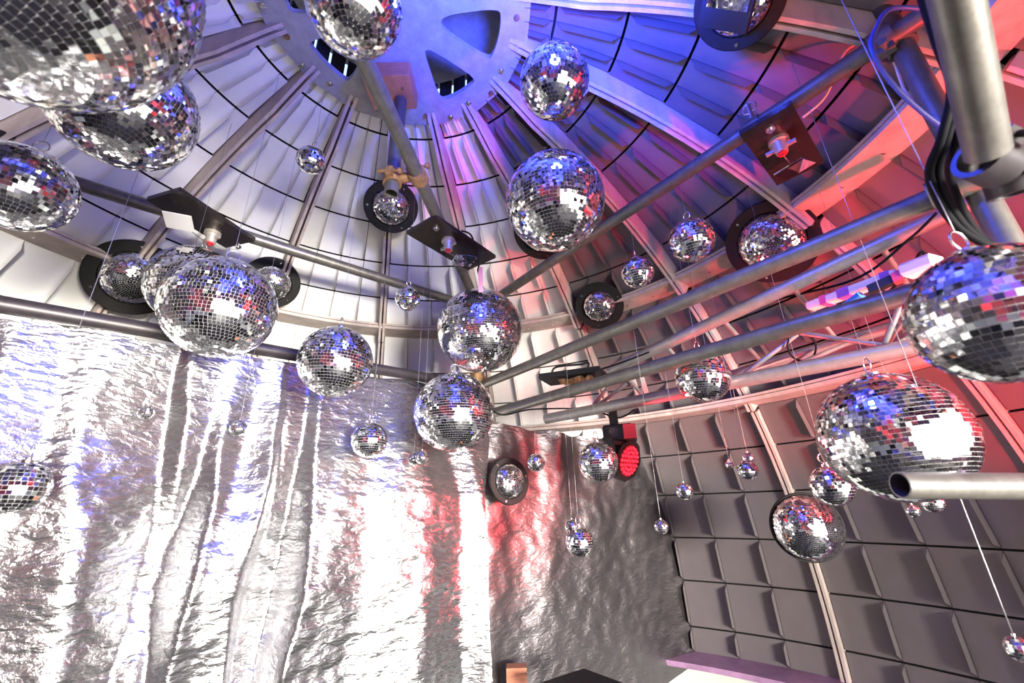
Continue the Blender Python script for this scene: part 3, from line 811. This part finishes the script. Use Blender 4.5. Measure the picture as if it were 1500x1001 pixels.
for j in range(NZ + 1):
    f = j / NZ
    row = []; h = 0; hs = []
    for i in range(NS + 1):
        s = s_at(i, f)
        h += fold_slope(s, f) * 2.2 / NS; hs.append(h)
    # detrend so that the sheet stays near the hanging plane
    w = 42; acc = [0]
    for x in hs: acc.append(acc[-1] + x)
    for i in range(NS + 1):
        a, b = max(0, i - w), min(NS, i + w)
        row.append(hs[i] - (acc[b + 1] - acc[a]) / (b - a + 1))
    rows.append(row)
for j in range(NZ + 1):
    f = j / NZ
    for i in range(NS + 1):
        s = s_at(i, f)
        zt = ztop_of(s) + .012 * math.sin(s * 17) * .6
        z = zt + (zbot - zt) * f
        amp = min(1, .25 + f * 2.2)
        h = rows[j][i] * amp + base_h(s) * min(1, f * 4)
        p3 = V((s * 9, z * 22, 1.7))
        cr = .3 + .7 * min(1, max(0, (f - .02) / .28))
        h += .0065 * noise.noise(p3) * cr + .0028 * noise.noise(V((s * 26, z * 60, 9))) * cr + .012 * noise.noise(V((s * 2.6, z * 3.2, 4.4))) * amp
        h += .006 * noise.noise(V((s * 6 + z * 3, z * 7 - s * 4, 8.8))) * amp
        q = cA + ce * s + cn * (h - .012); vs.append(V((q.x, q.y, z)))
n = NS + 1
fs = [(j * n + i, j * n + i + 1, (j + 1) * n + i + 1, (j + 1) * n + i) for j in range(NZ) for i in range(NS)]
mb.add(vs, fs, 0, True)
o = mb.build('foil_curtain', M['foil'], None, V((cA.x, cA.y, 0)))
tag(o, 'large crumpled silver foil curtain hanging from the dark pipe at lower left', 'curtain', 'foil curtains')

# second, duller sheet from the post to the right wall
q0 = P(-.185, 2.15, .44); q1 = P(.955, 2.86, .40)
e2 = V((q1.x - q0.x, q1.y - q0.y, 0)); L2 = e2.length; e2.normalize(); n2 = V((e2.y, -e2.x, 0))
mb = MB(); vs = []; NS2, NZ2 = 180, 150
for j in range(NZ2 + 1):
    f = j / NZ2
    for i in range(NS2 + 1):
        s = L2 * i / NS2
        zt = .44 + ZO - .06 * math.sin(PI * s / L2) ** .8 + .02 * noise.noise(V((s * 8, 0, 2)))
        zb = -1.02 + ZO + .19 * (s / L2) ** 1.5
        z = zt + (zb - zt) * f
        flare = .02 + .10 * f
        h = .009 * math.sin(s * 19 + 1.2 * math.sin(z * 2)) * (1 - .75 * s / L2) * math.exp(-s * 1.5)
        h += .008 * noise.noise(V((s * 5, z * 3, 5))) + .004 * noise.noise(V((s * 14 - z * 9, z * 14 + s * 9, 1))) + .05 * math.exp(-f * 7) * noise.noise(V((s * 7, z * 2.5, 7)))
        s_e = s + (0.05 * f * s / L2)
        r = q0 + e2 * s_e + n2 * h; vs.append(V((r.x, r.y, z)))
n = NS2 + 1
mb.add(vs, [(j * n + i, j * n + i + 1, (j + 1) * n + i + 1, (j + 1) * n + i) for j in range(NZ2) for i in range(NS2)], 0, True)
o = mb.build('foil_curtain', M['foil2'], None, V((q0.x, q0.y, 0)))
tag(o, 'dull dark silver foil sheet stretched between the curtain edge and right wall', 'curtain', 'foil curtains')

# ------------------------------------------------------------------ things at the bottom edge
p = at(757, 990, 1.75)
mb = MB(); mb.box(V((p.x, p.y, p.z / 2 + .016)), V((1, 0, 0)), V((0, 1, 0)), V((0, 0, 1)), .042, .03, (p.z + .035) / 2)
tag(mb.build('timber_post', M['pine'], None, V((p.x, p.y, 0))), 'top of a short wooden post at the bottom edge by the curtain gap', 'post')
p = at(832, 994, 1.62)
t = thing('side_table', V((p.x + .05, p.y - .08, 0)), 'dark table top at the bottom edge in front of the dull foil', 'table')
mb = MB(); c = V((p.x + .05, p.y - .08, p.z - .012)); a = V((.8, .6, 0)); b = V((-.6, .8, 0)); mb.box(c, a, b, V((0, 0, 1)), .13, .13, .012); part(mb, 'table_top', M['black_disc'], t)
for i in (-1, 1):
    for j in (-1, 1):
        mb = MB(); cc = c + a * (.1 * i) + b * (.1 * j); mb.tube(V((cc.x, cc.y, 0)), V((cc.x, cc.y, c.z - .01)), .012, n=10); part(mb, 'leg', M['black'], t)
# crumpled denim on the ledge end
c = at(922, 996, 2.35)
mb = MB(); mb.sphere(c, 1, 28, 16, sx=V((.10, .02, 0)), sy=V((-.02, .08, 0)), sz=V((0, 0, .055)))
mb.v = [tuple(V(v) + V((noise.noise(V(v) * 14), noise.noise(V(v) * 14 + V((5, 5, 5))), noise.noise(V(v) * 14 + V((9, 1, 2))))) * .03) for v in mb.v]
tag(mb.build('denim_cloth', M['denim'], None, c), 'crumpled blue denim cloth below the lower corner of the dull foil', 'cloth')

# ------------------------------------------------------------------ light
def lamp_(kind, name, loc, energy, col, target=None, size=None, blend=.3, radius=.05):
    l = bpy.data.lights.new(name, kind); l.energy = energy; l.color = col
    if kind == 'SPOT': l.spot_size = R(size); l.spot_blend = blend; l.shadow_soft_size = radius
    o = bpy.data.objects.new(name, l); C.objects.link(o); o.location = loc
    if target is not None: o.rotation_mode = 'QUATERNION'; o.rotation_quaternion = (target - loc).to_track_quat('-Z', 'Y')
    return o
blue = (0.04, 0.075, 1.0); red = (1.0, 0.035, 0.055)
lamp_('SPOT', 'blue_stage_lamp', P(.12, .62, 1.13), 130, blue, P(.34, .80, 2.1), 148, .35, .06)
lamp_('POINT', 'blue_stage_glow', P(.12, .60, 1.14), 44, blue).data.shadow_soft_size = .06
lamp_('SPOT', 'blue_rear_lamp', P(.15, -.35, .75), 230, blue, P(-.1, -.75, 1.4), 150, .5, .08)
lamp_('SPOT', 'red_stage_lamp', P(1.50, .55, -.25), 210, red, P(1.45, 1.35, .95), 94, .3, .05)
lamp_('SPOT', 'red_head_beam', hd + fdir * .06, 70, red, at(1170, 535, 1.45), 84, .7, .05)
lamp_('SPOT', 'red_floor_lamp', P(1.75, 1.05, .05), 190, red, P(-.14, 2.12, .05), 26, .6, .20)
lamp_('SPOT', 'red_side_lamp', P(-1.45, -.25, -.5), 130, red, P(-.5, -1.35, .15), 100, .5, .07)
al = bpy.data.lights.new('doorway_fill_light', 'AREA'); al.shape = 'RECTANGLE'; al.size = 1.7; al.size_y = .95; al.energy = 690; al.spread = R(120); al.color = (1, .94, .83)  # added area lamp outside the doorway, stands in for daylight
ao = bpy.data.objects.new('doorway_fill_light', al); C.objects.link(ao); ao.location = P(2.9, -3.15, -.35)
ao.rotation_mode = 'QUATERNION'; ao.rotation_quaternion = (P(-1.5, 2.4, .75) - ao.location).to_track_quat('-Z', 'Y')
sun = bpy.data.lights.new('sun', 'SUN'); sun.energy = 7; sun.angle = R(.6); sun.color = (1, .94, .85)
so = bpy.data.objects.new('sun', sun); C.objects.link(so); so.location = (4, -4, 9)
so.rotation_mode = 'QUATERNION'; so.rotation_quaternion = V((-.45, .40, -.95)).to_track_quat('-Z', 'Y')
w = bpy.data.worlds.new('sky'); sc.world = w; w.use_nodes = True
nt = w.node_tree; bg = nt.nodes['Background']
tc = nt.nodes.new('ShaderNodeTexCoord'); sp = nt.nodes.new('ShaderNodeSeparateXYZ'); rp = nt.nodes.new('ShaderNodeValToRGB')
nt.links.new(tc.outputs['Generated'], sp.inputs[0]); nt.links.new(sp.outputs['Z'], rp.inputs['Fac'])
rp.color_ramp.elements[0].color = (.80, .88, 1, 1); rp.color_ramp.elements[1].color = (.30, .50, .95, 1)
nt.links.new(rp.outputs['Color'], bg.inputs['Color']); bg.inputs['Strength'].default_value = 2.2

# ------------------------------------------------------------------ camera
cam = bpy.data.cameras.new('camera'); co = bpy.data.objects.new('camera', cam); C.objects.link(co)
cam.sensor_width = 36; cam.sensor_fit = 'HORIZONTAL'; cam.lens = F / 1500 * 36; cam.clip_start = .02
ax = RT * cR + UP * (-sR) * -1 if False else None
# camera axes with the small roll
X = RT * cR + UP * sR; Y = UP * cR - RT * sR
m = Matrix((X, Y, -FW)).transposed().to_4x4(); m.translation = EYE
co.matrix_world = m
cam.dof.use_dof = True; cam.dof.focus_distance = 1.75; cam.dof.aperture_fstop = 3.2
sc.camera = co
sc.view_settings.view_transform = 'Standard'; sc.view_settings.look = 'None'; sc.view_settings.gamma = 1
sc.view_settings.use_curve_mapping = False
sc.view_settings.exposure = 0.0
sc.cycles.use_denoising = True
sc.cycles.max_bounces = 10; sc.cycles.diffuse_bounces = 4; sc.cycles.glossy_bounces = 6
sc.cycles.sample_clamp_indirect = 8
sc.cycles.use_guiding = True
